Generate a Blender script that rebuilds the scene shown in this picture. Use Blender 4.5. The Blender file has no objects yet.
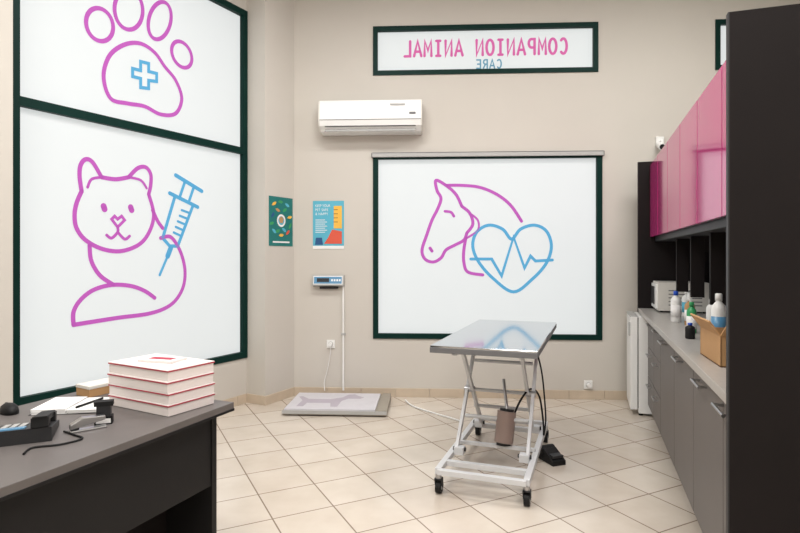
import bpy, bmesh, math, random
from mathutils import Vector, Matrix
random.seed(4)
scene = bpy.context.scene
scene.view_settings.view_transform = 'Standard'
scene.view_settings.look = 'None'

# ------------------------------------------------------------------ materials
def lin(c):
    return tuple(((x/255)/12.92 if x/255 <= 0.04045 else ((x/255+0.055)/1.055)**2.4) for x in c)

def mat(name, rgb, rough=0.5, metal=0.0, emis=None, estr=0.0, noise=0.0, nscale=6.0, coat=0.0, bump=0.0, trans=0.0, spec=0.5):
    m = bpy.data.materials.new(name)
    m.use_nodes = True
    nt = m.node_tree
    b = nt.nodes['Principled BSDF']
    c = lin(rgb)
    b.inputs['Base Color'].default_value = (*c, 1)
    b.inputs['Roughness'].default_value = rough
    b.inputs['Metallic'].default_value = metal
    b.inputs['Coat Weight'].default_value = coat
    b.inputs['Specular IOR Level'].default_value = spec
    b.inputs['Transmission Weight'].default_value = trans
    if emis is not None:
        b.inputs['Emission Color'].default_value = (*lin(emis), 1)
        b.inputs['Emission Strength'].default_value = estr
    if noise > 0 or bump > 0:
        tc = nt.nodes.new('ShaderNodeTexCoord')
        n = nt.nodes.new('ShaderNodeTexNoise')
        n.inputs['Scale'].default_value = nscale
        n.inputs['Detail'].default_value = 5
        nt.links.new(tc.outputs['Object'], n.inputs['Vector'])
        if noise > 0:
            r = nt.nodes.new('ShaderNodeValToRGB')
            r.color_ramp.elements[0].position = 0.3
            r.color_ramp.elements[1].position = 0.7
            r.color_ramp.elements[0].color = (*[x*(1-noise) for x in c], 1)
            r.color_ramp.elements[1].color = (*[min(1, x*(1+noise)) for x in c], 1)
            nt.links.new(n.outputs['Fac'], r.inputs['Fac'])
            nt.links.new(r.outputs['Color'], b.inputs['Base Color'])
        if bump > 0:
            n2 = nt.nodes.new('ShaderNodeTexNoise')
            n2.inputs['Scale'].default_value = 180
            nt.links.new(tc.outputs['Object'], n2.inputs['Vector'])
            bp = nt.nodes.new('ShaderNodeBump')
            bp.inputs['Strength'].default_value = bump
            bp.inputs['Distance'].default_value = 0.002
            nt.links.new(n2.outputs['Fac'], bp.inputs['Height'])
            nt.links.new(bp.outputs['Normal'], b.inputs['Normal'])
    return m

M = {}
M['wall'] = mat('wall_paint', (200, 195, 187), 0.9, noise=0.02, nscale=1.2, bump=0.12, spec=0.2)
M['ceiling'] = mat('ceiling_paint', (230, 230, 228), 0.9, noise=0.01)
M['green'] = mat('dark_green_frame', (6, 42, 37), 0.5, noise=0.05, spec=0.12)
M['film'] = mat('frosted_film', (152, 154, 154), 0.6, emis=(217, 223, 224), estr=0.72, noise=0.03, nscale=1.0, spec=0.2)  # emission stands in for daylight behind the frosted panes
M['pink'] = mat('purple_vinyl', (125, 50, 120), 0.6, emis=(192, 98, 186), estr=0.64, noise=0.02, spec=0.2)  # all four vinyls carry emission, imitating daylight through the decals
M['rose'] = mat('rose_vinyl', (140, 55, 105), 0.6, emis=(215, 110, 170), estr=0.65, noise=0.02, spec=0.2)
M['blue'] = mat('blue_vinyl', (50, 105, 135), 0.6, emis=(92, 168, 208), estr=0.70, noise=0.02, spec=0.2)
M['teallet'] = mat('grey_teal_vinyl', (70, 105, 122), 0.6, emis=(110, 160, 182), estr=0.6, noise=0.02, spec=0.2)
M['white'] = mat('white_plastic', (232, 232, 230), 0.35, noise=0.01)
M['offwhite'] = mat('aged_white', (214, 211, 204), 0.45, noise=0.03)
M['grey'] = mat('grey_plastic', (104, 104, 106), 0.5, noise=0.03)
M['lgrey'] = mat('light_grey', (172, 172, 170), 0.5, noise=0.02)
M['dgrey'] = mat('dark_grey', (44, 44, 46), 0.5, noise=0.04, spec=0.3)
M['nicheback'] = mat('niche_back', (150, 154, 162), 0.6, noise=0.04, spec=0.3)
M['black'] = mat('black_laminate', (22, 21, 22), 0.5, noise=0.1, nscale=3, spec=0.25)
M['panel'] = mat('charcoal_laminate', (28, 24, 24), 0.65, noise=0.08, nscale=2, spec=0.12)
M['rubber'] = mat('black_rubber', (18, 18, 19), 0.6, noise=0.1, spec=0.3)
M['steel'] = mat('brushed_steel', (205, 208, 212), 0.09, 1.0, noise=0.03, nscale=2)
M['steel2'] = mat('satin_steel', (180, 180, 182), 0.3, 1.0, noise=0.03)
M['paintsteel'] = mat('white_painted_steel', (205, 206, 208), 0.3, noise=0.02)
M['brown'] = mat('motor_brown', (150, 130, 122), 0.4, noise=0.05)
M['magenta'] = mat('magenta_gloss', (182, 50, 118), 0.08, noise=0.02, spec=0.5)
M['cab'] = mat('grey_laminate', (104, 99, 97), 0.45, noise=0.04, nscale=3, spec=0.3)
M['counter'] = mat('stone_counter', (172, 168, 163), 0.3, noise=0.05, nscale=30)
M['desktop'] = mat('desk_top_laminate', (98, 93, 91), 0.45, noise=0.05, nscale=8, spec=0.3)
M['crimson'] = mat('crimson_print', (170, 34, 62), 0.5, noise=0.03)
M['paper'] = mat('white_paper', (232, 231, 230), 0.8, noise=0.01)
M['boxwhite'] = mat('white_card', (224, 216, 213), 0.6, noise=0.02)
M['kraft'] = mat('kraft_card', (180, 140, 96), 0.8, noise=0.06)
M['kraftin'] = mat('kraft_dark', (110, 74, 48), 0.8, noise=0.06)
M['skirting'] = mat('skirting_tile', (196, 180, 160), 0.4, noise=0.06, nscale=8)
M['teal'] = mat('teal_print', (14, 112, 108), 0.5, noise=0.05)
M['skyp'] = mat('sky_print', (84, 172, 196), 0.5, noise=0.03)
M['navy'] = mat('navy_print', (30, 80, 130), 0.5, noise=0.03)
M['yellow'] = mat('yellow_print', (232, 180, 70), 0.5, noise=0.03)
M['red'] = mat('red_print', (210, 84, 60), 0.5, noise=0.03)
M['greenb'] = mat('green_bottle', (50, 150, 90), 0.3, noise=0.03)
M['blueb'] = mat('blue_cap', (30, 80, 190), 0.3, noise=0.03)
M['lcd'] = mat('blue_label', (86, 140, 178), 0.3, noise=0.03)
M['lamp'] = mat('lamp_diffuser', (240, 240, 240), 0.5, emis=(255, 252, 246), estr=3.0, noise=0.01)
M['plat'] = mat('scale_platform', (206, 204, 210), 0.35, 0.0, noise=0.05, nscale=9)
M['lilac'] = mat('scale_print', (178, 170, 182), 0.4, noise=0.05)
M['tan'] = mat('tan_frame', (150, 142, 130), 0.5, noise=0.05)

def floor_material(angle):
    m = bpy.data.materials.new('ceramic_tiles'); m.use_nodes = True
    nt = m.node_tree; b = nt.nodes['Principled BSDF']
    tc = nt.nodes.new('ShaderNodeTexCoord')
    mp = nt.nodes.new('ShaderNodeMapping')
    mp.inputs['Rotation'].default_value = (0, 0, angle)
    mp.inputs['Location'].default_value = (0.11, 0.05, 0)
    nt.links.new(tc.outputs['Object'], mp.inputs['Vector'])
    br = nt.nodes.new('ShaderNodeTexBrick')
    br.offset = 0.0; br.squash = 1.0
    br.inputs['Scale'].default_value = 1.0
    br.inputs['Brick Width'].default_value = 0.335
    br.inputs['Row Height'].default_value = 0.335
    br.inputs['Mortar Size'].default_value = 0.0042
    br.inputs['Mortar Smooth'].default_value = 0.2
    br.inputs['Color1'].default_value = (*lin((213, 204, 192)), 1)
    br.inputs['Color2'].default_value = (*lin((202, 191, 178)), 1)
    br.inputs['Mortar'].default_value = (*lin((140, 124, 110)), 1)
    nt.links.new(mp.outputs['Vector'], br.inputs['Vector'])
    no = nt.nodes.new('ShaderNodeTexNoise'); no.inputs['Scale'].default_value = 5; no.inputs['Detail'].default_value = 6
    nt.links.new(tc.outputs['Object'], no.inputs['Vector'])
    rp = nt.nodes.new('ShaderNodeValToRGB')
    rp.color_ramp.elements[0].position = 0.3; rp.color_ramp.elements[0].color = (0.9, 0.88, 0.86, 1)
    rp.color_ramp.elements[1].position = 0.7; rp.color_ramp.elements[1].color = (1, 1, 1, 1)
    nt.links.new(no.outputs['Fac'], rp.inputs['Fac'])
    mx = nt.nodes.new('ShaderNodeMix'); mx.data_type = 'RGBA'; mx.blend_type = 'MULTIPLY'
    mx.inputs['Factor'].default_value = 1
    nt.links.new(br.outputs['Color'], mx.inputs['A']); nt.links.new(rp.outputs['Color'], mx.inputs['B'])
    nt.links.new(mx.outputs['Result'], b.inputs['Base Color'])
    bp = nt.nodes.new('ShaderNodeBump'); bp.invert = True
    bp.inputs['Strength'].default_value = 0.4; bp.inputs['Distance'].default_value = 0.003
    nt.links.new(br.outputs['Fac'], bp.inputs['Height']); nt.links.new(bp.outputs['Normal'], b.inputs['Normal'])
    b.inputs['Roughness'].default_value = 0.22
    return m

# ------------------------------------------------------------------ mesh builder
class MB:
    def __init__(s):
        s.v = []; s.f = []; s.fm = []; s.sm = []; s.mats = []; s.M = Matrix()
    def mi(s, key):
        m = M[key] if isinstance(key, str) else key
        if m not in s.mats: s.mats.append(m)
        return s.mats.index(m)
    def add(s, verts, faces, m, smooth=False):
        o = len(s.v); i = s.mi(m)
        s.v += [s.M @ Vector(v) for v in verts]
        for f in faces:
            s.f.append([a+o for a in f]); s.fm.append(i); s.sm.append(smooth)
    def box(s, x0, x1, y0, y1, z0, z1, m):
        v = [(x, y, z) for z in (z0, z1) for y in (y0, y1) for x in (x0, x1)]
        s.add(v, [(0, 2, 3, 1), (4, 5, 7, 6), (0, 1, 5, 4), (2, 6, 7, 3), (0, 4, 6, 2), (1, 3, 7, 5)], m)
    def prism(s, pts, a, b, m, axis='y'):
        n = len(pts)
        def mk(p, t):
            return (p[0], t, p[1]) if axis == 'y' else ((t, p[0], p[1]) if axis == 'x' else (p[0], p[1], t))
        v = [mk(p, a) for p in pts]+[mk(p, b) for p in pts]
        f = [list(range(n)), list(range(2*n-1, n-1, -1))]+[(i, (i+1) % n, n+(i+1) % n, n+i) for i in range(n)]
        s.add(v, f, m)
    def cyl(s, a, b, r, m, r2=None, n=20):
        s.tube([a, b], r, m, n, r2=r2)
    def tube(s, pts, r, m, n=8, r2=None, cap=True):
        pts = [Vector(p) for p in pts]
        d0 = (pts[1]-pts[0]).normalized()
        up = Vector((0, 0, 1)) if abs(d0.z) < 0.9 else Vector((1, 0, 0))
        side = d0.cross(up).normalized()
        vs = []; L = len(pts)
        for i, p in enumerate(pts):
            if i == 0: d = pts[1]-pts[0]
            elif i == L-1: d = pts[-1]-pts[-2]
            else: d = (pts[i+1]-pts[i]).normalized()+(pts[i]-pts[i-1]).normalized()
            d.normalize()
            side = (side-d*side.dot(d)).normalized()
            u = side.cross(d)
            rr = r if r2 is None else r+(r2-r)*i/(L-1)
            for k in range(n):
                t = 2*math.pi*k/n
                vs.append(p+(side*math.cos(t)+u*math.sin(t))*rr)
        fs = []
        for i in range(L-1):
            for k in range(n):
                fs.append((i*n+k, i*n+(k+1) % n, (i+1)*n+(k+1) % n, (i+1)*n+k))
        s.add(vs, fs, m, True)
        if cap:
            s.add(vs[:n], [list(range(n))], m); s.add(vs[-n:], [list(range(n))], m)
    def curve(s, pts, r, m, n=8):
        P = [Vector(p) for p in pts]; out = []; L = len(P)
        for i in range(L-1):
            a, b, c, d = P[max(i-1, 0)], P[i], P[i+1], P[min(i+2, L-1)]
            for k in range(6):
                t = k/6
                out.append(0.5*((2*b)+(c-a)*t+(2*a-5*b+4*c-d)*t*t+(3*b-a-3*c+d)*t**3))
        out.append(P[-1]); s.tube(out, r, m, n)
    def beam(s, a, b, w, h, m, up=(0, 0, 1)):
        a = Vector(a); b = Vector(b); d = (b-a).normalized(); up = Vector(up)
        if abs(d.dot(up)) > 0.98: up = Vector((1, 0, 0))
        sd = d.cross(up).normalized(); u = sd.cross(d)
        v = []
        for p in (a, b):
            for i, j in ((-1, -1), (1, -1), (1, 1), (-1, 1)):
                v.append(p+sd*(w/2*i)+u*(h/2*j))
        s.add(v, [(0, 1, 2, 3), (7, 6, 5, 4), (0, 4, 5, 1), (1, 5, 6, 2), (2, 6, 7, 3), (3, 7, 4, 0)], m)
    def lathe(s, prof, m, loc=(0, 0, 0), n=24, sx=1, sy=1):
        vs = []
        for r, z in prof:
            for k in range(n):
                t = 2*math.pi*k/n
                vs.append((loc[0]+r*math.cos(t)*sx, loc[1]+r*math.sin(t)*sy, loc[2]+z))
        fs = []
        for i in range(len(prof)-1):
            for k in range(n):
                fs.append((i*n+k, i*n+(k+1) % n, (i+1)*n+(k+1) % n, (i+1)*n+k))
        fs.append(list(range(n))); fs.append([(len(prof)-1)*n+k for k in range(n)])
        s.add(vs, fs, m, True)
    def disc(s, cx, cz, rx, rz, y, m, n=20):
        s.add([(cx+rx*math.cos(2*math.pi*k/n), y, cz+rz*math.sin(2*math.pi*k/n)) for k in range(n)], [list(range(n))], m)
    def ribbon(s, pts, w, m, y, closed=False, smooth=True):
        P = [Vector(p) for p in pts]
        if smooth:
            n = len(P); out = []
            rng = n if closed else n-1
            for i in range(rng):
                if closed: a, b, c, d = P[(i-1) % n], P[i], P[(i+1) % n], P[(i+2) % n]
                else: a, b, c, d = P[max(i-1, 0)], P[i], P[i+1], P[min(i+2, n-1)]
                for k in range(8):
                    t = k/8
                    out.append(0.5*((2*b)+(c-a)*t+(2*a-5*b+4*c-d)*t*t+(3*b-a-3*c+d)*t**3))
            if not closed: out.append(P[-1])
            P = out
        n = len(P); L = []; R = []
        for i in range(n):
            if closed: d1 = P[i]-P[i-1]; d2 = P[(i+1) % n]-P[i]
            else:
                d1 = P[i]-P[i-1] if i > 0 else P[1]-P[0]
                d2 = P[i+1]-P[i] if i < n-1 else P[-1]-P[-2]
            d1 = d1.normalized() if d1.length > 1e-9 else d2.normalized(); d2 = d2.normalized() if d2.length > 1e-9 else d1
            t = d1+d2
            t = t.normalized() if t.length > 1e-6 else d1
            nn = Vector((-t.y, t.x)); k = 1/max(0.45, abs(nn.dot(Vector((-d1.y, d1.x)))))
            L.append(P[i]+nn*w/2*k); R.append(P[i]-nn*w/2*k)
        vs = [(p.x, y, p.y) for p in L]+[(p.x, y, p.y) for p in R]
        fs = [(i, i+1, n+i+1, n+i) for i in range(n-1)]
        if closed: fs.append((n-1, 0, n, 2*n-1))
        s.add(vs, fs, m)
        if not closed:
            for p in (P[0], P[-1]): s.disc(p.x, p.y, w/2, w/2, y, m, 12)
    def text(s, body, x0, x1, z0, z1, y, m, mirror=False, offset=0.0, extr=0.0):
        cu = bpy.data.curves.new('t', 'FONT'); cu.body = body; cu.offset = offset; cu.space_character = 1.1
        ob = bpy.data.objects.new('t', cu); scene.collection.objects.link(ob)
        bpy.context.view_layer.update()
        me = bpy.data.meshes.new_from_object(ob.evaluated_get(bpy.context.evaluated_depsgraph_get()))
        xs = [v.co.x for v in me.vertices]; ys = [v.co.y for v in me.vertices]
        ax, bx, ay, by = min(xs), max(xs), min(ys), max(ys)
        vs = []
        for v in me.vertices:
            t = (v.co.x-ax)/(bx-ax)
            if mirror: t = 1-t
            vs.append((x0+(x1-x0)*t, y, z0+(z1-z0)*(v.co.y-ay)/(by-ay)))
        s.add(vs, [list(p.vertices) for p in me.polygons], m)
        bpy.data.objects.remove(ob); bpy.data.meshes.remove(me)
    def build(s, name, loc=(0, 0, 0), ang=0.0, bevel=0.0, seg=2, parent=None, normals=True):
        me = bpy.data.meshes.new(name)
        me.from_pydata([tuple(v) for v in s.v], [], s.f)
        for m in s.mats: me.materials.append(m)
        for p, i, sm in zip(me.polygons, s.fm, s.sm):
            p.material_index = i; p.use_smooth = sm
        if normals:
            bm = bmesh.new(); bm.from_mesh(me)
            bmesh.ops.recalc_face_normals(bm, faces=bm.faces[:]); bm.to_mesh(me); bm.free()
        me.update()
        ob = bpy.data.objects.new(name, me)
        scene.collection.objects.link(ob)
        if parent: ob.parent = parent
        ob.location = loc; ob.rotation_euler = (0, 0, ang)
        if bevel > 0:
            bv = ob.modifiers.new('bevel', 'BEVEL'); bv.width = bevel; bv.segments = seg
            bv.limit_method = 'ANGLE'; bv.angle_limit = math.radians(40)
        return ob

# ------------------------------------------------------------------ room frames
CEIL = 4.1
BK = ((-1.062, 5.503, 0), math.radians(-2.86))       # back wall: x along wall, y outwards
LF = ((-1.239, 5.14, 0), math.radians(61.05))        # left wall inner face: x towards back corner, y outwards
CF = ((1.10, 1.87, 0), math.radians(71.74))          # cabinet run: x towards back, y into the room
ND = 0.224                                            # depth of the window niche

mb = MB(); mb.box(-6.2, 4.8, -2.3, 6.2, -0.1, 0, floor_material(math.radians(-(71.74+45)))); mb.build('floor')
mb = MB(); mb.box(-6.2, 4.8, -2.3, 6.2, CEIL, CEIL+0.1, 'ceiling'); mb.build('ceiling')

def wall_with_holes(mb, x0, x1, z0, z1, y0, y1, holes, m):
    xs = sorted(set([x0, x1]+[h[0] for h in holes]+[h[1] for h in holes]))
    zs = sorted(set([z0, z1]+[h[2] for h in holes]+[h[3] for h in holes]))
    for i in range(len(xs)-1):
        for j in range(len(zs)-1):
            cx = (xs[i]+xs[i+1])/2; cz = (zs[j]+zs[j+1])/2
            if any(h[0] < cx < h[1] and h[2] < cz < h[3] for h in holes): continue
            mb.box(xs[i], xs[i+1], y0, y1, zs[j], zs[j+1], m)
W2 = (0.80, 2.997, 0.566, 2.362); W3 = (0.80, 2.96, 3.13, 3.606); W4 = (4.05, 5.0, 3.13, 3.606)
mb = MB(); wall_with_holes(mb, 0.0, 5.6, 0, CEIL, 0, 0.2, [W2, W3, W4], 'wall'); mb.build('wall_back', *BK)

S1 = 2.125; SW = 2.035
mb = MB()
mb.box(0.0, 0.43, 0, 0.45, 0, CEIL, 'wall')
mb.box(-8.6, -S1, 0, 0.45, 0, CEIL, 'wall')
WZ0, WZM, WZ1 = 0.42, 2.345, 3.66
mb.box(-S1, 0, ND, 0.45, 0, WZ0, 'wall')
mb.box(-S1, 0, ND, 0.45, WZ1, CEIL, 'wall')
mb.box(-S1, -SW, ND, 0.45, WZ0, WZ1, 'wall')
mb.build('wall_left', *LF)
mb = MB(); mb.box(-7, 4.4, -2.10, -1.95, 0, CEIL, 'wall'); mb.build('wall_front', (0, 0, 0), 0)
mb = MB(); mb.box(-5, 4.3, -2.1, -1.9, 0, CEIL, 'wall'); mb.build('wall_right', *CF)

mb = MB()
x = 0.02
while x < 5.2:
    mb.box(x, min(x+0.33, 5.2), -0.012, 0.0, 0, 0.085, 'skirting'); x += 0.333
mb.build('baseboard_back', *BK, bevel=0.002)
mb = MB()
mb.box(0.0, 0.40, -0.012, 0, 0, 0.085, 'skirting')
mb.box(-0.012, 0.0, -0.012, ND-0.012, 0, 0.085, 'skirting')
x = -S1
while x < -0.02:
    mb.box(x, min(x+0.33, -0.012), ND-0.012, ND, 0, 0.085, 'skirting'); x += 0.333
x = -7.0
while x < -S1-0.05:
    mb.box(x, min(x+0.33, -S1), -0.012, 0, 0, 0.085, 'skirting'); x += 0.333
mb.build('baseboard_left', *LF, bevel=0.002)

# ------------------------------------------------------------------ windows
def frame(mb, x0, x1, z0, z1, w, y0, y1, m='green'):
    mb.box(x0, x1, y0, y1, z0, z0+w, m); mb.box(x0, x1, y0, y1, z1-w, z1, m)
    mb.box(x0, x0+w, y0, y1, z0+w, z1-w, m); mb.box(x1-w, x1, y0, y1, z0+w, z1-w, m)

# sketch -> true wall coordinates (rectifies the traced artwork onto the wall planes)
def on_back(a, b):
    k = (a-400)/560; u = (1.062+5.503*k)/(0.9988+0.0499*k); Y = 5.503-0.0499*u
    return (u, 1.37+(256-b)*Y/560)
def on_left(a, b):
    k = (a-400)/560; q = (-1.435-5.25*k)/(0.484-0.875*k); Y = 5.25-0.875*q
    return (-q, 1.37+(256-b)*Y/560)

mb = MB()
fy0, fy1 = ND-0.01, ND+0.07
frame(mb, -SW, 0, WZ0, WZ1, 0.058, fy0, fy1)
mb.box(-SW+0.058, -0.058, fy0, fy1, WZM-0.03, WZM+0.03, 'green')
mb.box(-SW+0.05, -0.05, ND+0.03, ND+0.045, WZ0+0.05, WZM-0.028, 'film')
mb.box(-SW+0.05, -0.05, ND+0.03, ND+0.045, WZM+0.028, WZ1-0.05, 'film')
ya = ND+0.026
W = 0.031
def RL(pts, m='pink', w=W, closed=False, smooth=True): mb.ribbon([on_left(*p) for p in pts], w, m, ya, closed, smooth)
def ell(cx, cy, rx, ry, rot, n=14):
    r = math.radians(rot); o = []
    for k in range(n):
        t = 2*math.pi*k/n; x = rx*math.cos(t); y = ry*math.sin(t)
        o.append((cx+x*math.cos(r)-y*math.sin(r), cy+x*math.sin(r)+y*math.cos(r)))
    return o
RL(ell(102, 24, 13, 17, -20), closed=True)
RL(ell(131, 9, 14, 20, -5), closed=True)
RL(ell(162, 20, 11, 19, 12), closed=True)
RL(ell(184, 54, 9, 14, -25), closed=True)
RL([(106, 76), (112, 55), (127, 44), (143, 43), (157, 52), (167, 66), (178, 80), (184, 98), (178, 113), (163, 114), (147, 106), (130, 103), (113, 98)], closed=True)
RL([(143, 61), (151, 63), (151, 71), (159, 73), (159, 81), (151, 80), (151, 88), (143, 87), (143, 78), (135, 76), (135, 68), (143, 70)], 'blue', 0.026, True, False)
# cat
RL([(104, 177), (118, 179), (131, 177)])
RL([(84, 191), (82, 176), (83, 165), (88, 159), (95, 162), (104, 177)])
RL([(131, 177), (140, 168), (148, 167), (153, 174), (153, 185), (151, 194)])
RL([(90, 187), (94, 179), (104, 177)], w=0.02); RL([(131, 177), (143, 180), (149, 188)], w=0.02)
RL([(84, 191), (79, 203), (77, 215), (79, 228), (88, 240), (105, 249), (124, 251), (142, 244), (152, 231), (156, 214), (151, 194)])
RL([(106, 206), (107, 209)], w=0.045, smooth=False); RL([(133, 207), (134, 210)], w=0.045, smooth=False)
RL([(114, 219), (117, 216), (120, 219), (124, 216), (127, 220), (120, 227)], w=0.022, closed=True, smooth=False)
RL([(120, 227), (120, 232), (114, 238), (109, 235)], w=0.022); RL([(120, 232), (127, 239), (132, 236)], w=0.022)
RL([(92, 245), (93, 258), (97, 268), (104, 277), (116, 285)])
RL([(163, 238), (173, 237), (182, 250), (187, 268), (186, 285), (179, 299), (168, 308), (150, 314), (120, 318), (76, 325)])
RL([(76, 325), (76, 312), (83, 300), (96, 290), (114, 285), (133, 286), (147, 291), (157, 298)])
RL([(155, 210), (160, 221), (165, 228)])
# syringe
RL([(178, 175), (204, 191)], 'blue', 0.034, smooth=False)
RL([(187, 182), (182, 197)], 'blue', 0.026, smooth=False); RL([(196, 187), (191, 202)], 'blue', 0.026, smooth=False)
RL([(172, 193), (200, 207)], 'blue', 0.032, smooth=False)
RL([(177, 197), (165, 238), (172, 246), (180, 246), (195, 206)], 'blue', 0.028, smooth=False)
for i in range(5):
    t = i/5; RL([(192-t*10, 213+t*29), (184-t*10, 210+t*28)], 'blue', 0.02, smooth=False)
RL([(173, 248), (170, 256)], 'blue', 0.045, smooth=False); RL([(170, 256), (162, 275)], 'blue', 0.022, smooth=False)
mb.build('window_1', *LF, normals=False)

mb = MB()
frame(mb, *W2, 0.05, -0.012, 0.06)
mb.box(W2[0]+0.04, W2[1]-0.04, 0.03, 0.045, W2[2]+0.04, W2[3]-0.04, 'film')
ya2 = 0.026
def RB(pts, m='pink', w=0.03, closed=False, smooth=True): mb.ribbon([on_back(*p) for p in pts], w, m, ya2, closed, smooth)
RB([(462, 206), (456, 194), (446, 185), (436, 180), (437, 190), (441, 198), (438, 208), (432, 220), (427, 234), (422, 250), (425, 259), (433, 262), (441, 258), (446, 250), (455, 245), (464, 240), (467, 233)])
RB([(446, 185), (462, 185), (480, 187), (497, 194), (511, 205), (522, 221)])
RB([(462, 206), (470, 213), (473, 224), (467, 233)]); RB([(470, 213), (478, 220), (478, 230), (467, 238)], w=0.02)
RB([(466, 238), (464, 250), (464, 262), (468, 272), (483, 275)])
RB([(445, 211), (451, 212), (454, 216)], w=0.026); RB([(430, 248), (432, 251)], w=0.03, smooth=False)
RB([(512, 239), (503, 229), (489, 225), (477, 232), (473, 246), (479, 262), (494, 279), (514, 292), (533, 279), (547, 263), (552, 246), (547, 231), (535, 225), (521, 229)], 'blue', closed=True)
RB([(471, 259), (492, 259), (502, 276), (514, 237), (525, 268), (531, 256), (536, 261), (553, 260)], 'blue', 0.028, smooth=False)
mb.build('window_2', *BK, normals=False)
mb = MB()
mb.box(W2[0]-0.005, W2[1]+0.005, -0.04, -0.013, 2.328, 2.366, 'lgrey')
mb.box(W2[0]-0.012, W2[0]-0.005, -0.042, -0.001, 2.326, 2.37, 'grey'); mb.box(W2[1]+0.005, W2[1]+0.012, -0.042, -0.001, 2.326, 2.37, 'grey')
mb.box(W2[0]-0.005, W2[1]+0.005, -0.042, -0.001, 2.366, 2.372, 'grey')
mb.build('roller_blind', *BK, bevel=0.003)

def arc(cx, cz, rx, rz, a0, a1, n=10):
    return [(cx+rx*math.cos(math.radians(a0+(a1-a0)*i/n)), cz+rz*math.sin(math.radians(a0+(a1-a0)*i/n))) for i in range(n+1)]
GL = {
 'C': [arc(0.5, 0.5, 0.42, 0.5, 50, 310, 16)],
 'O': [arc(0.5, 0.5, 0.44, 0.5, 0, 360, 24)],
 'M': [[(0.06, 0), (0.1, 1), (0.5, 0.35), (0.9, 1), (0.94, 0)]],
 'P': [[(0.15, 0), (0.15, 1), (0.5, 1)]+arc(0.55, 0.72, 0.33, 0.28, 90, -90, 8)+[(0.15, 0.44)]],
 'A': [[(0.04, 0), (0.5, 1), (0.96, 0)], [(0.2, 0.3), (0.8, 0.3)]],
 'N': [[(0.12, 0), (0.12, 1), (0.88, 0), (0.88, 1)]],
 'I': [[(0.5, 0), (0.5, 1)], [(0.25, 0), (0.75, 0)], [(0.25, 1), (0.75, 1)]],
 'L': [[(0.15, 1), (0.15, 0), (0.85, 0)]],
 'R': [[(0.15, 0), (0.15, 1), (0.5, 1)]+arc(0.55, 0.74, 0.3, 0.26, 90, -90, 8)+[(0.15, 0.48)], [(0.5, 0.48), (0.88, 0)]],
 'E': [[(0.85, 1), (0.15, 1), (0.15, 0), (0.85, 0)], [(0.15, 0.5), (0.7, 0.5)]],
}
def letters(mb, body, x0, x1, z0, z1, y, m, w):
    # lettered for readers outside, so it runs right-to-left seen from inside
    pitch = (x1-x0)/(len(body)-0.2); lw = pitch*0.76
    for i, ch in enumerate(body):
        if ch == ' ': continue
        bx = x1-i*pitch
        for st in GL[ch]:
            pp = [(bx-p[0]*lw, z0+p[1]*(z1-z0)) for p in st]
            cl = ch == 'O'
            mb.ribbon(pp[:-1] if cl else pp, w, m, y, cl, False)
mb = MB()
frame(mb, *W3, 0.045, -0.012, 0.06)
mb.box(W3[0]+0.04, W3[1]-0.04, 0.03, 0.045, W3[2]+0.04, W3[3]-0.04, 'film')
x0, zt = on_back(403, 40.5); x1, zb = on_back(568, 52.5)
letters(mb, 'COMPANION ANIMAL', x0, x1, zb, zt, ya2, 'rose', 0.025)
x0, zt = on_back(476, 59); x1, zb = on_back(502, 67)
letters(mb, 'CARE', x0, x1, zb, zt, ya2, 'teallet', 0.014)
mb.build('window_3', *BK, normals=False)
mb = MB()
frame(mb, *W4, 0.045, -0.012, 0.06)
mb.box(W4[0]+0.04, W4[1]-0.04, 0.03, 0.045, W4[2]+0.04, W4[3]-0.04, 'film')
mb.build('window_4', *BK, normals=False)

# ------------------------------------------------------------------ air conditioner
mb = MB()
a0, a1 = 0.30, 1.28
prof = [(-0.004, 2.85), (-0.15, 2.85), (-0.185, 2.837), (-0.2, 2.80), (-0.205, 2.66), (-0.19, 2.60), (-0.14, 2.555), (-0.05, 2.545), (-0.004, 2.545)]
mb.prism(prof, a0+0.012, a1-0.012, 'white', 'x')
mb.prism(prof, a0, a0+0.014, 'offwhite', 'x'); mb.prism(prof, a1-0.014, a1, 'offwhite', 'x')
mb.box(a0+0.01, a1-0.01, -0.2075, -0.2, 2.652, 2.657, 'grey')
mb.box(a0+0.06, a1-0.06, -0.196, -0.15, 2.592, 2.598, 'dgrey')
mb.M = Matrix.Translation((0, -0.158, 2.576)) @ Matrix.Rotation(math.radians(42), 4, 'X')
mb.box(a0+0.06, a1-0.06, -0.04, 0.03, -0.006, 0.002, 'lgrey'); mb.M = Matrix()
mb.box(a1-0.30, a1-0.16, -0.2085, -0.202, 2.785, 2.80, 'lgrey')
mb.box(a1-0.12, a1-0.06, -0.2085, -0.204, 2.70, 2.72, 'grey')
for i in range(12): mb.box(a0+0.08+i*0.07, a0+0.12+i*0.07, -0.12, -0.03, 2.848, 2.854, 'grey')
mb.build('air_conditioner', *BK, bevel=0.003)

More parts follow.
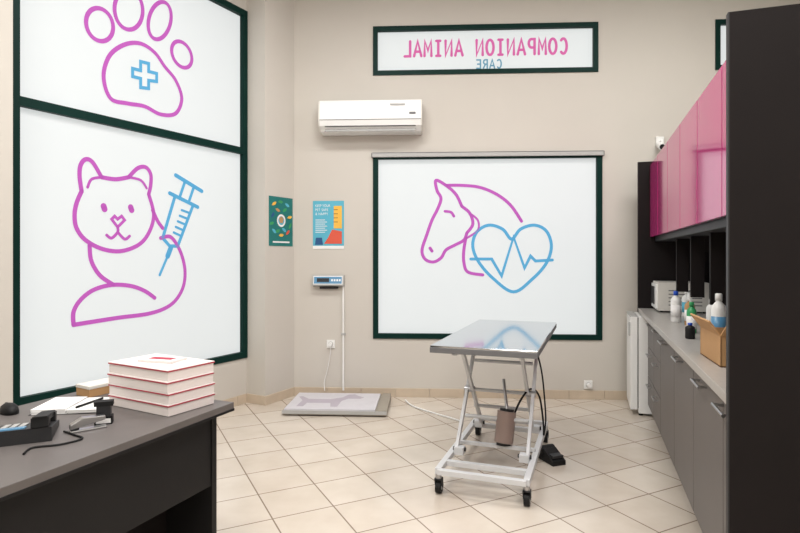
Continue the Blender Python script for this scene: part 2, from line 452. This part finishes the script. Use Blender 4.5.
# ------------------------------------------------------------------ wall small objects
mb = MB()
x0, x1, z0, z1 = 0.209, 0.515, 1.44, 1.91
mb.box(x0, x1, -0.004, 0, z0, z1, 'skyp')
mb.text('KEEP YOUR', x0+0.025, x0+0.17, z1-0.06, z1-0.035, -0.0045, 'paper')
mb.text('PET SAFE', x0+0.025, x0+0.15, z1-0.10, z1-0.075, -0.0045, 'paper')
mb.text('& HAPPY', x0+0.025, x0+0.15, z1-0.14, z1-0.115, -0.0045, 'paper')
for i in range(7): mb.box(x0+0.025, x0+0.12+0.02*(i % 2), -0.005, -0.004, z1-0.19-i*0.02, z1-0.184-i*0.02, 'paper')
mb.box(x1-0.10, x1-0.02, -0.006, -0.004, z0+0.20, z1-0.05, 'yellow')
for i in range(4): mb.box(x1-0.10, x1-0.06, -0.0065, -0.006, z1-0.09-i*0.04, z1-0.084-i*0.04, 'kraftin')
mb.prism([(x0+0.11, z0+0.05), (x1-0.02, z0+0.05), (x1-0.02, z0+0.17), (x0+0.19, z0+0.19), (x0+0.15, z0+0.11)], -0.006, -0.004, 'red')
mb.prism([(x0+0.02, z0+0.04), (x0+0.10, z0+0.04), (x0+0.09, z0+0.11), (x0+0.03, z0+0.11)], -0.006, -0.004, 'navy')
mb.box(x0, x1, -0.005, -0.004, z0, z0+0.03, 'paper')
mb.build('wall_poster', *BK)
mb = MB()
x0, x1, z0, z1 = 0.05, 0.385, 1.465, 1.93
mb.box(x0, x1, -0.004, 0, z0, z1, 'teal')
def PT(fx, fz): return (x0+fx*(x1-x0), z0+fz*(z1-z0))
mb.disc(*PT(.5, .52), .06, .06, -0.0052, 'paper', 28); mb.disc(*PT(.5, .52), .042, .042, -0.0056, 'skyp', 28)
mb.prism([PT(.44, .47), PT(.56, .47), PT(.6, .56), PT(.5, .61), PT(.4, .56)], -0.0065, -0.0058, 'kraft')
for (fx, fz, a, m) in [(.2, .85, .5, 'yellow'), (.75, .85, -.4, 'skyp'), (.15, .62, .9, 'navy'), (.86, .6, .2, 'yellow'), (.2, .3, -.6, 'skyp'), (.78, .28, .7, 'red'), (.5, .22, .1, 'yellow'), (.47, .9, 0, 'greenb'), (.88, .42, 1, 'greenb'), (.1, .45, .3, 'greenb'), (.35, .73, -.3, 'kraft'), (.65, .74, .5, 'greenb'), (.35, .3, .4, 'greenb'), (.62, .33, -.5, 'skyp')]:
    cx, cz = PT(fx, fz); ca, sa = math.cos(a), math.sin(a)
    mb.prism([(cx+ca*px-sa*pz, cz+sa*px+ca*pz) for px, pz in [(-.035, 0), (-.01, .015), (.02, .012), (.036, 0), (.015, -.014), (-.012, -.012)]], -0.0055, -0.004, m)
mb.box(x0+0.05, x1-0.05, -0.0055, -0.004, z0+0.03, z0+0.045, 'paper')
mb.build('wall_poster.001', *LF)

mb = MB()
mb.prism([(-0.004, 1.07), (-0.07, 1.085), (-0.05, 1.185), (-0.004, 1.185)], 0.215, 0.52, 'lgrey', 'x')
mb.M = Matrix.Translation((0, -0.0615, 1.135)) @ Matrix.Rotation(math.radians(-11.3), 4, 'X')
mb.box(0.225, 0.51, -0.004, 0.0, -0.042, 0.042, 'white'); mb.box(0.232, 0.503, -0.0055, -0.003, -0.034, 0.034, 'lcd'); mb.box(0.26, 0.38, -0.007, -0.003, -0.018, 0.02, 'dgrey')
for i in range(4): mb.box(0.40+i*0.025, 0.417+i*0.025, -0.007, -0.003, -0.01, 0.01, 'white')
mb.M = Matrix()
mb.box(0.28, 0.46, -0.03, -0.004, 1.05, 1.07, 'dgrey')
mb.box(0.503, 0.520, -0.026, -0.010, 0.06, 1.09, 'white')
mb.box(0.49, 0.532, -0.03, -0.001, 0.6, 0.62, 'lgrey')
mb.build('scale_display', *BK, bevel=0.002)

mb = MB()
mb.M = Matrix.Translation((0.085, -0.10, 0))
mb.box(0, 0.90, -0.60, 0, 0.012, 0.045, 'tan')
mb.box(0.015, 0.80, -0.585, -0.015, 0.045, 0.058, 'plat')
mb.box(0.82, 0.90, -0.60, 0, 0.045, 0.056, 'tan')
mb.box(0, 0.90, -0.606, -0.6, 0.02, 0.05, 'lgrey')
for xx in (0.06, 0.84):
    for yy in (-0.54, -0.06): mb.cyl((xx, yy, 0), (xx, yy, 0.014), 0.025, 'rubber')
dog = [(0.10, -0.50), (0.16, -0.50), (0.17, -0.38), (0.38, -0.38), (0.40, -0.50), (0.46, -0.50), (0.47, -0.30), (0.52, -0.22), (0.63, -0.22), (0.66, -0.17), (0.60, -0.12), (0.56, -0.06), (0.50, -0.08), (0.46, -0.18), (0.36, -0.25), (0.16, -0.25), (0.08, -0.15), (0.05, -0.17), (0.11, -0.30)]
mb.prism(dog, 0.058, 0.0588, 'lilac', 'z')
mb.build('floor_scale', *BK, bevel=0.003)

def outlet(name, u, z, cable):
    mb = MB()
    mb.box(u-0.04, u+0.04, -0.012, -0.001, z-0.04, z+0.04, 'white')
    mb.cyl((u, -0.014, z), (u, -0.008, z), 0.024, 'lgrey')
    mb.cyl((u, -0.05, z), (u, -0.012, z), 0.018, 'white', 0.02)
    if cable:
        mb.curve([(u, -0.045, z-0.01), (u+0.002, -0.04, z-0.08), (u-0.03, -0.03, z-0.25), (u-0.06, -0.03, 0.14), (u-0.05, -0.06, 0.065)], 0.004, 'white')
    mb.build(name, *BK, bevel=0.003)
outlet('wall_outlet', 0.386, 0.51, True)
outlet('wall_outlet.001', 2.865, 0.14, False)

mb = MB()
u, z = 3.53, 2.40
mb.box(u-0.035, u+0.035, -0.03, -0.001, z+0.02, z+0.10, 'white')
mb.tube([(u, -0.03, z+0.05), (u, -0.06, z+0.06), (u, -0.07, z+0.03)], 0.01, 'white')
mb.cyl((u-0.01, -0.04, z+0.015), (u-0.03, -0.15, z-0.02), 0.03, 'white', 0.032)
mb.cyl((u-0.03, -0.15, z-0.02), (u-0.031, -0.154, z-0.021), 0.024, 'rubber')
mb.build('security_camera', *BK, bevel=0.003)

mb = MB()
mb.curve([(0.05, 5.30, 0.008), (0.12, 5.08, 0.008), (0.3, 4.85, 0.008), (0.42, 4.72, 0.008), (0.5, 4.62, 0.008)], 0.007, 'white')
mb.build('power_cord')

# ------------------------------------------------------------------ examination table
mb = MB()
H = 0.85
mb.box(-0.71, 0.71, -0.305, 0.305, H-0.012, H, 'steel')
mb.box(-0.712, 0.712, -0.307, 0.307, H-0.042, H-0.010, 'grey')
for sx in (-0.5, 0.5): mb.beam((sx, -0.24, H-0.06), (sx, 0.24, H-0.06), 0.03, 0.03, 'paintsteel')
for sy in (-0.2, 0.2): mb.beam((-0.55, sy, H-0.065), (0.55, sy, H-0.065), 0.03, 0.03, 'paintsteel')
bx = -0.165; hl = 0.575; hw = 0.25; rz = 0.135
for sy in (-hw, hw): mb.beam((bx-hl, sy, rz), (bx+hl, sy, rz), 0.035, 0.035, 'paintsteel')
for xx in (bx-hl, bx+hl, bx-0.42, bx+0.38): mb.beam((xx, -hw, rz), (xx, hw, rz), 0.035, 0.03, 'paintsteel')
sp = 0.30; cx = bx+0.05
for sy in (-0.2, 0.2):
    o = 0.018 if sy > 0 else -0.018
    mb.beam((cx-sp, sy+o, rz+0.03), (cx+sp, sy+o, H-0.07), 0.02, 0.034, 'paintsteel')
    mb.beam((cx+sp, sy-o, rz+0.03), (cx-sp, sy-o, H-0.07), 0.02, 0.034, 'paintsteel')
    mb.cyl((cx, sy-0.035, (rz+H-0.04)/2), (cx, sy+0.035, (rz+H-0.04)/2), 0.02, 'steel2')
    for xx in (cx-sp, cx+sp):
        mb.box(xx-0.03, xx+0.03, sy-0.03, sy+0.03, rz+0.0, rz+0.045, 'paintsteel')
        mb.cyl((xx, sy-0.04, rz+0.03), (xx, sy+0.04, rz+0.03), 0.012, 'dgrey')
        mb.cyl((xx, sy-0.04, H-0.07), (xx, sy+0.04, H-0.07), 0.012, 'dgrey')
for (xx, zz) in ((cx-sp*0.45, 0.33), (cx+sp*0.45, 0.33), (cx+sp*0.5, 0.64), (cx, (rz+H-0.04)/2)):
    mb.cyl((xx, -0.2, zz), (xx, 0.2, zz), 0.012, 'paintsteel')
mb.cyl((-0.265, -0.05, 0.185), (-0.225, -0.065, 0.375), 0.06, 'brown', n=28)
mb.cyl((-0.225, -0.065, 0.375), (-0.222, -0.066, 0.39), 0.045, 'dgrey', n=24)
mb.cyl((-0.222, -0.065, 0.385), (-0.14, -0.03, 0.56), 0.010, 'steel2')
mb.cyl((-0.267, -0.05, 0.17), (-0.265, -0.05, 0.185), 0.045, 'dgrey', n=24)
mb.beam((-0.267, -hw, 0.16), (-0.267, hw, 0.16), 0.03, 0.02, 'paintsteel')
mb.curve([(-0.23, -0.1, 0.33), (-0.2, -0.15, 0.45), (-0.1, -0.2, 0.5), (0.05, -0.24, 0.42), (0.1, -0.26, 0.25), (0.05, -0.27, 0.16)], 0.007, 'rubber')
mb.curve([(-0.02, -0.22, 0.78), (-0.0, -0.26, 0.6), (0.1, -0.27, 0.4), (0.08, -0.28, 0.25), (0.05, -0.27, 0.16)], 0.006, 'rubber')
for xx in (bx-hl+0.02, bx+hl-0.02):
    for sy in (-hw, hw):
        mb.cyl((xx, sy, rz-0.02), (xx, sy, rz-0.045), 0.018, 'steel2')
        mb.prism([(xx-0.022, rz-0.045), (xx+0.022, rz-0.045), (xx+0.03, 0.04), (xx+0.0, 0.035)], sy-0.022, sy-0.018, 'dgrey')
        mb.prism([(xx-0.022, rz-0.045), (xx+0.022, rz-0.045), (xx+0.03, 0.04), (xx+0.0, 0.035)], sy+0.018, sy+0.022, 'dgrey')
        mb.box(xx-0.022, xx+0.022, sy-0.022, sy+0.022, rz-0.05, rz-0.044, 'dgrey')
        mb.cyl((xx+0.012, sy-0.016, 0.037), (xx+0.012, sy+0.016, 0.037), 0.037, 'rubber', n=24)
        mb.cyl((xx+0.012, sy-0.019, 0.037), (xx+0.012, sy+0.019, 0.037), 0.016, 'lgrey', n=16)
mb.build('examination_table', (0.700, 3.825, 0), math.radians(70.4), bevel=0.003)
mb = MB()
mb.prism([(-0.09, 0), (0.09, 0), (0.09, 0.05), (0.02, 0.085), (-0.09, 0.03)], -0.05, 0.05, 'rubber', 'y')
mb.cyl((0.06, -0.056, 0.05), (0.06, 0.056, 0.05), 0.04, 'rubber')
mb.box(-0.08, 0.0, -0.04, 0.04, 0.045, 0.062, 'dgrey')
mb.curve([(0.09, 0, 0.03), (0.16, 0.02, 0.01), (0.22, 0.06, 0.008), (0.25, 0.02, 0.008)], 0.006, 'rubber')
mb.build('foot_pedal', (1.01, 3.74, 0), math.radians(110), bevel=0.004)

# ------------------------------------------------------------------ cabinet run
mb = MB()
RUN = 3.06
mb.box(0.03, RUN, -0.58, -0.07, 0.10, 0.86, 'cab')
mb.box(0.03, RUN, -0.55, -0.12, 0, 0.10, 'dgrey')
edges = [0.035, 0.33, 0.95, 1.58, 2.22, 2.62, 3.055]
for i in range(len(edges)-1):
    a, b = edges[i]+0.004, edges[i+1]-0.004
    if i >= 4:
        for j in range(3):
            z0 = 0.11+j*0.25; mb.box(a, b, -0.07, -0.05, z0, z0+0.244, 'cab')
            m = (a+b)/2
            mb.cyl((m-0.07, -0.022, z0+0.2), (m+0.07, -0.022, z0+0.2), 0.006, 'steel2')
            for q in (-0.06, 0.06): mb.cyl((m+q, -0.05, z0+0.2), (m+q, -0.022, z0+0.2), 0.005, 'steel2')
    else:
        mb.box(a, b, -0.07, -0.05, 0.11, 0.85, 'cab')
        m = (a+b)/2+0.08
        mb.cyl((m-0.09, -0.018, 0.79), (m+0.09, -0.018, 0.79), 0.007, 'steel2')
        for q in (-0.075, 0.075): mb.cyl((m+q, -0.05, 0.79), (m+q, -0.018, 0.79), 0.006, 'steel2')
mb.box(0.03, 3.36, -0.575, 0, 0.862, 0.90, 'counter')
mb.build('base_cabinet', *CF, bevel=0.002)

mb = MB()
mb.box(0.03, 3.36, -0.60, -0.12, 1.545, 2.18, 'panel')
n = 6; w = (3.36-0.03)/n
for i in range(n):
    mb.box(0.03+i*w+0.006, 0.03+(i+1)*w-0.006, -0.12, -0.098, 1.54, 2.185, 'magenta')
mb.box(0.03, 3.36, -0.60, -0.14, 1.50, 1.545, 'dgrey')
mb.box(0.03, 3.36, -0.60, -0.58, 0.905, 1.50, 'nicheback')
for xx in (0.75, 1.35, 1.95, 2.55): mb.box(xx, xx+0.03, -0.28, -0.20, 1.10, 1.50, 'panel')
for xx in (0.75, 1.35, 1.95, 2.55): mb.box(xx, xx+0.03, -0.58, -0.28, 1.40, 1.50, 'panel')
mb.build('upper_cabinet', *CF, bevel=0.0015)
mb = MB(); mb.box(0, 0.028, -0.62, 0.0, 0, 2.185, 'panel'); mb.box(0.0, 0.028, 0.0, 0.004, 0, 2.185, 'dgrey'); mb.build('end_panel', *CF)
mb = MB(); mb.box(3.362, 3.39, -0.62, 0.0, 0.86, 2.22, 'panel'); mb.box(3.362, 3.39, 0.0, 0.004, 0.86, 2.22, 'dgrey'); mb.build('end_panel.001', *CF)

mb = MB()
mb.box(3.08, 3.54, -0.5, 0.02, 0.02, 0.85, 'white')
mb.box(3.08, 3.54, 0.028, 0.085, 0.05, 0.85, 'white')
mb.box(3.09, 3.53, 0.02, 0.028, 0.06, 0.84, 'grey')
mb.box(3.09, 3.12, 0.085, 0.10, 0.68, 0.80, 'lgrey')
mb.box(3.08, 3.54, 0.03, 0.09, 0.845, 0.856, 'lgrey')
for xx in (3.11, 3.5): mb.cyl((xx, 0, 0), (xx, 0, 0.022), 0.018, 'rubber')
mb.build('refrigerator', *CF, bevel=0.006)

mb = MB()
mb.box(2.98, 3.33, -0.50, -0.12, 0.915, 1.15, 'offwhite')
mb.box(3.00, 3.31, -0.12, -0.105, 0.93, 1.135, 'white')
mb.box(3.08, 3.30, -0.105, -0.10, 0.96, 1.11, 'dgrey')
for i in range(5): mb.box(2.978, 2.98, -0.45, -0.2, 0.96+i*0.03, 0.968+i*0.03, 'grey')
for xx in (3.01, 3.3):
    for yy in (-0.47, -0.15): mb.cyl((xx, yy, 0.90), (xx, yy, 0.916), 0.012, 'rubber')
mb.build('microwave', *CF, bevel=0.008)
def at_counter(t, o, z=0.90):
    v = Matrix.Rotation(CF[1], 4, 'Z') @ Vector((t, -o, 0)); return (CF[0][0]+v.x, CF[0][1]+v.y, z)
def bottle(name, t, o, h, r, body, cap, label=None, spray=False):
    mb = MB()
    mb.lathe([(r*0.9, 0), (r, 0.006), (r, h*0.68), (r*0.9, h*0.75), (r*0.4, h*0.84), (r*0.38, h*0.88)], body)
    mb.lathe([(r*0.48, h*0.86), (r*0.48, h*0.98), (r*0.4, h)], cap, n=18)
    if label: mb.lathe([(r*1.01, h*0.15), (r*1.01, h*0.55)], label)
    if spray:
        mb.box(-0.05, 0.02, -0.012, 0.012, h, h+0.03, cap); mb.box(-0.04, -0.03, -0.006, 0.006, h-0.03, h, cap)
    mb.build(name, at_counter(t, o), CF[1])
bottle('cleaning_bottle', 2.30, 0.16, 0.22, 0.034, 'white', 'blueb', 'paper')
bottle('spray_bottle', 2.12, 0.22, 0.19, 0.032, 'kraft', 'white', 'paper', True)
bottle('soap_bottle', 1.68, 0.16, 0.19, 0.028, 'greenb', 'greenb', 'paper')
bottle('cleaning_bottle.001', 1.85, 0.30, 0.20, 0.03, 'white', 'white')
bottle('disinfectant_bottle', 1.42, 0.11, 0.09, 0.026, 'rubber', 'blueb')
bottle('alcohol_bottle', 2.75, 0.30, 0.2, 0.035, 'white', 'white', 'skyp')
bottle('cleaning_bottle.002', 1.25, 0.22, 0.27, 0.036, 'white', 'white', 'lcd')
mb = MB()
mb.lathe([(0.02, 0), (0.055, 0), (0.055, 0.22), (0.02, 0.22)], 'paper', n=32)
mb.build('paper_towel_roll', at_counter(1.55, 0.40), 0)
mb = MB()
bw, bd, bh = 0.34, 0.26, 0.13
mb.box(0, bw, 0, 0.006, 0, bh, 'kraft'); mb.box(0, bw, bd-0.006, bd, 0, bh, 'kraft')
mb.box(0, 0.006, 0, bd, 0, bh, 'kraft'); mb.box(bw-0.006, bw, 0, bd, 0, bh, 'kraft'); mb.box(0, bw, 0, bd, 0, 0.006, 'kraftin')
mb.box(0.006, bw-0.006, 0.006, bd-0.006, 0.006, 0.05, 'kraftin')
mb.prism([(0, bh), (-0.08, bh+0.05), (-0.078, bh+0.055), (0.004, bh+0.006)], 0, bd, 'kraft', 'y')
mb.prism([(bd, bh), (bd+0.045, bh+0.06), (bd+0.04, bh+0.065), (bd-0.005, bh+0.005)], 0, bw, 'kraft', 'x')
mb.build('cardboard_box', at_counter(0.56, 0.345), CF[1]+0.05)

# ------------------------------------------------------------------ desk
DK = ((-0.716, 2.416, 0), math.radians(67.67))
mb = MB()
mb.box(-1.7, 0, 0, 0.8, 0.712, 0.74, 'desktop')
mb.box(-1.702, 0.002, -0.002, 0.802, 0.703, 0.714, 'black')
mb.box(-0.08, -0.05, 0.05, 0.75, 0, 0.705, 'black')
mb.box(-1.62, -1.59, 0.05, 0.75, 0, 0.705, 'black')
mb.box(-1.59, -0.08, 0.055, 0.075, 0.40, 0.705, 'black')
mb.box(-0.45, -0.08, 0.30, 0.75, 0.06, 0.68, 'panel')
for j in range(3): mb.box(-0.44, -0.09, 0.75, 0.765, 0.08+j*0.2, 0.27+j*0.2, 'panel')
mb.build('desk', *DK, bevel=0.002)

mb = MB()
for i in range(4):
    z0 = 0.002+i*0.045; jx = random.uniform(-0.004, 0.004); jy = random.uniform(-0.006, 0.006)
    mb.box(jx, 0.23+jx, jy, 0.37+jy, z0, z0+0.037, 'boxwhite')
    mb.box(jx-0.003, 0.233+jx, jy-0.003, 0.373+jy, z0+0.0412, z0+0.0445, 'boxwhite')
    mb.box(jx-0.0034, 0.2334+jx, jy-0.0034, 0.3734+jy, z0+0.0365, z0+0.0412, 'crimson')
mb.M = Matrix.Translation((0.10, 0.10, 0.182)) @ Matrix.Rotation(0.25, 4, 'Z')
mb.box(0, 0.10, 0, 0.17, 0, 0.010, 'boxwhite'); mb.box(0.03, 0.07, 0.03, 0.14, 0.010, 0.0112, 'crimson')
mb.M = Matrix()
mb.build('box_stack', (-0.908, 2.191, 0.74), math.radians(61), bevel=0.0012)

def on_desk(x, y):
    v = Matrix.Rotation(DK[1], 4, 'Z') @ Vector((x, y, 0)); return (DK[0][0]+v.x, DK[0][1]+v.y, 0.74)
mb = MB()
mb.box(-0.09, 0.09, -0.05, 0.05, 0, 0.045, 'kraft'); mb.box(-0.092, 0.092, -0.052, 0.052, 0.035, 0.05, 'offwhite')
mb.build('carton', on_desk(-0.09, 0.68), math.radians(60), bevel=0.002)
mb = MB()
mb.lathe([(0.03*a, z) for a, z in [(1, 0), (1.02, 0.012), (0.9, 0.026), (0.6, 0.035), (0.2, 0.038)]], 'rubber', n=28, sx=1.0, sy=1.8)
mb.box(-0.004, 0.004, 0.02, 0.04, 0.027, 0.036, 'dgrey')
mb.build('computer_mouse', (-1.57, 2.25, 0.74), math.radians(50))
mb = MB()
for i in range(5):
    mb.M = Matrix.Rotation(random.uniform(-0.05, 0.05), 4, 'Z')
    mb.box(-0.13, 0.0, -0.10, 0.10, 0.0016+i*0.004, i*0.004+0.0046, 'paper'); mb.box(0.004, 0.13, -0.10, 0.10, 0.0016+i*0.003, i*0.003+0.0041, 'paper')
mb.M = Matrix()
mb.box(-0.137, 0.137, -0.105, 0.105, -0.0, 0.0015, 'dgrey')
for i in range(8): mb.box(-0.11, -0.03, -0.085+i*0.022, -0.082+i*0.022, 0.0208, 0.0212, 'lgrey')
mb.cyl((0.03, -0.08, 0.021), (0.08, 0.06, 0.021), 0.0045, 'rubber', n=10)
mb.build('notebook', (-1.345, 2.33, 0.74), math.radians(8))
mb = MB()
mb.box(-0.03, 0.03, -0.02, 0.02, 0, 0.03, 'rubber'); mb.box(-0.024, 0.024, -0.016, 0.016, 0.03, 0.07, 'dgrey')
mb.box(-0.032, 0.032, -0.018, 0.018, 0.068, 0.085, 'rubber'); mb.box(-0.025, 0.025, -0.0205, -0.02, 0.005, 0.022, 'paper')
mb.build('rubber_stamp', (-1.115, 2.11, 0.74), math.radians(20), bevel=0.003)
mb = MB()
mb.prism([(-0.1, 0), (0.1, 0), (0.1, 0.02), (-0.1, 0.05)], -0.09, 0.09, 'dgrey', 'y')
mb.M = Matrix.Translation((0, -0.055, 0.036)) @ Matrix.Rotation(0.15, 4, 'Y')
mb.box(-0.105, 0.105, -0.022, 0.022, 0.018, 0.036, 'rubber'); mb.box(-0.105, -0.06, -0.026, 0.026, 0, 0.032, 'rubber'); mb.box(0.06, 0.105, -0.026, 0.026, 0.0, 0.032, 'rubber')
mb.M = Matrix.Translation((0.0, 0.03, 0.0355)) @ Matrix.Rotation(0.15, 4, 'Y')
for i in range(3):
    for j in range(4): mb.box(-0.03+j*0.026, -0.012+j*0.026, -0.03+i*0.026, -0.012+i*0.026, 0, 0.004, 'lgrey')
mb.box(-0.09, -0.045, -0.04, 0.05, -0.003, 0.004, 'lcd'); mb.M = Matrix()
pts = []
for i in range(60):
    t = i/59; pts.append((0.10+0.05*t+0.008*math.cos(i*1.3), -0.07+0.05*math.sin(t*3)+0.008*math.sin(i*1.3), 0.012))
mb.tube(pts, 0.0025, 'rubber', 6)
mb.build('desk_telephone', (-1.31, 1.96, 0.74), math.radians(115), bevel=0.003)
mb = MB()
mb.curve([(-1.20, 2.00, 0.744), (-1.14, 1.96, 0.744), (-1.09, 1.92, 0.744), (-1.13, 1.86, 0.744), (-1.20, 1.83, 0.744), (-1.19, 1.77, 0.744)], 0.0035, 'rubber')
mb.build('phone_cable')
mb = MB()
mb.box(-0.06, 0.06, -0.015, 0.015, 0, 0.008, 'steel2')
mb.prism([(-0.06, 0.012), (0.055, 0.03), (0.055, 0.045), (-0.02, 0.05), (-0.06, 0.028)], -0.013, 0.013, 'steel2', 'y')
mb.box(-0.058, -0.03, -0.012, 0.012, 0.008, 0.02, 'dgrey')
mb.build('stapler', (-1.13, 2.03, 0.74), math.radians(40), bevel=0.003)

# ------------------------------------------------------------------ ceiling luminaires
def luminaire(i, x, y, p):
    mb = MB()
    mb.box(-0.65, 0.65, -0.32, 0.32, -0.07, 0, 'white'); mb.box(-0.6, 0.6, -0.27, 0.27, -0.075, -0.069, 'lamp')
    mb.build('ceiling_light' if i == 0 else 'ceiling_light.%03d' % i, (x, y, CEIL), 0.0)
    l = bpy.data.lights.new('lamp_%d' % i, 'AREA'); l.shape = 'RECTANGLE'; l.size = 1.2; l.size_y = 0.54; l.energy = p
    l.color = (1.0, 0.985, 0.965)
    o = bpy.data.objects.new('fluorescent_tube' if i == 0 else 'fluorescent_tube.%03d' % i, l); o.location = (x, y, CEIL-0.09); scene.collection.objects.link(o)
for i, (x, y, p) in enumerate([(-0.3, 3.4, 54), (2.2, 3.4, 46), (-1.6, 1.4, 54), (0.9, 1.2, 50), (-1.2, -0.7, 46), (1.0, -0.8, 46)]):
    luminaire(i, x, y, p)

w = bpy.data.worlds.new('World'); scene.world = w; w.use_nodes = True
w.node_tree.nodes['Background'].inputs[0].default_value = (0.75, 0.82, 0.9, 1)
w.node_tree.nodes['Background'].inputs[1].default_value = 0.8

cd = bpy.data.cameras.new('camera'); cd.sensor_width = 36; cd.lens = 25.2; cd.shift_y = -0.0131; cd.clip_start = 0.05
co = bpy.data.objects.new('camera', cd); co.location = (0, 0, 1.37); co.rotation_euler = (math.radians(90), 0, 0)
scene.collection.objects.link(co); scene.camera = co
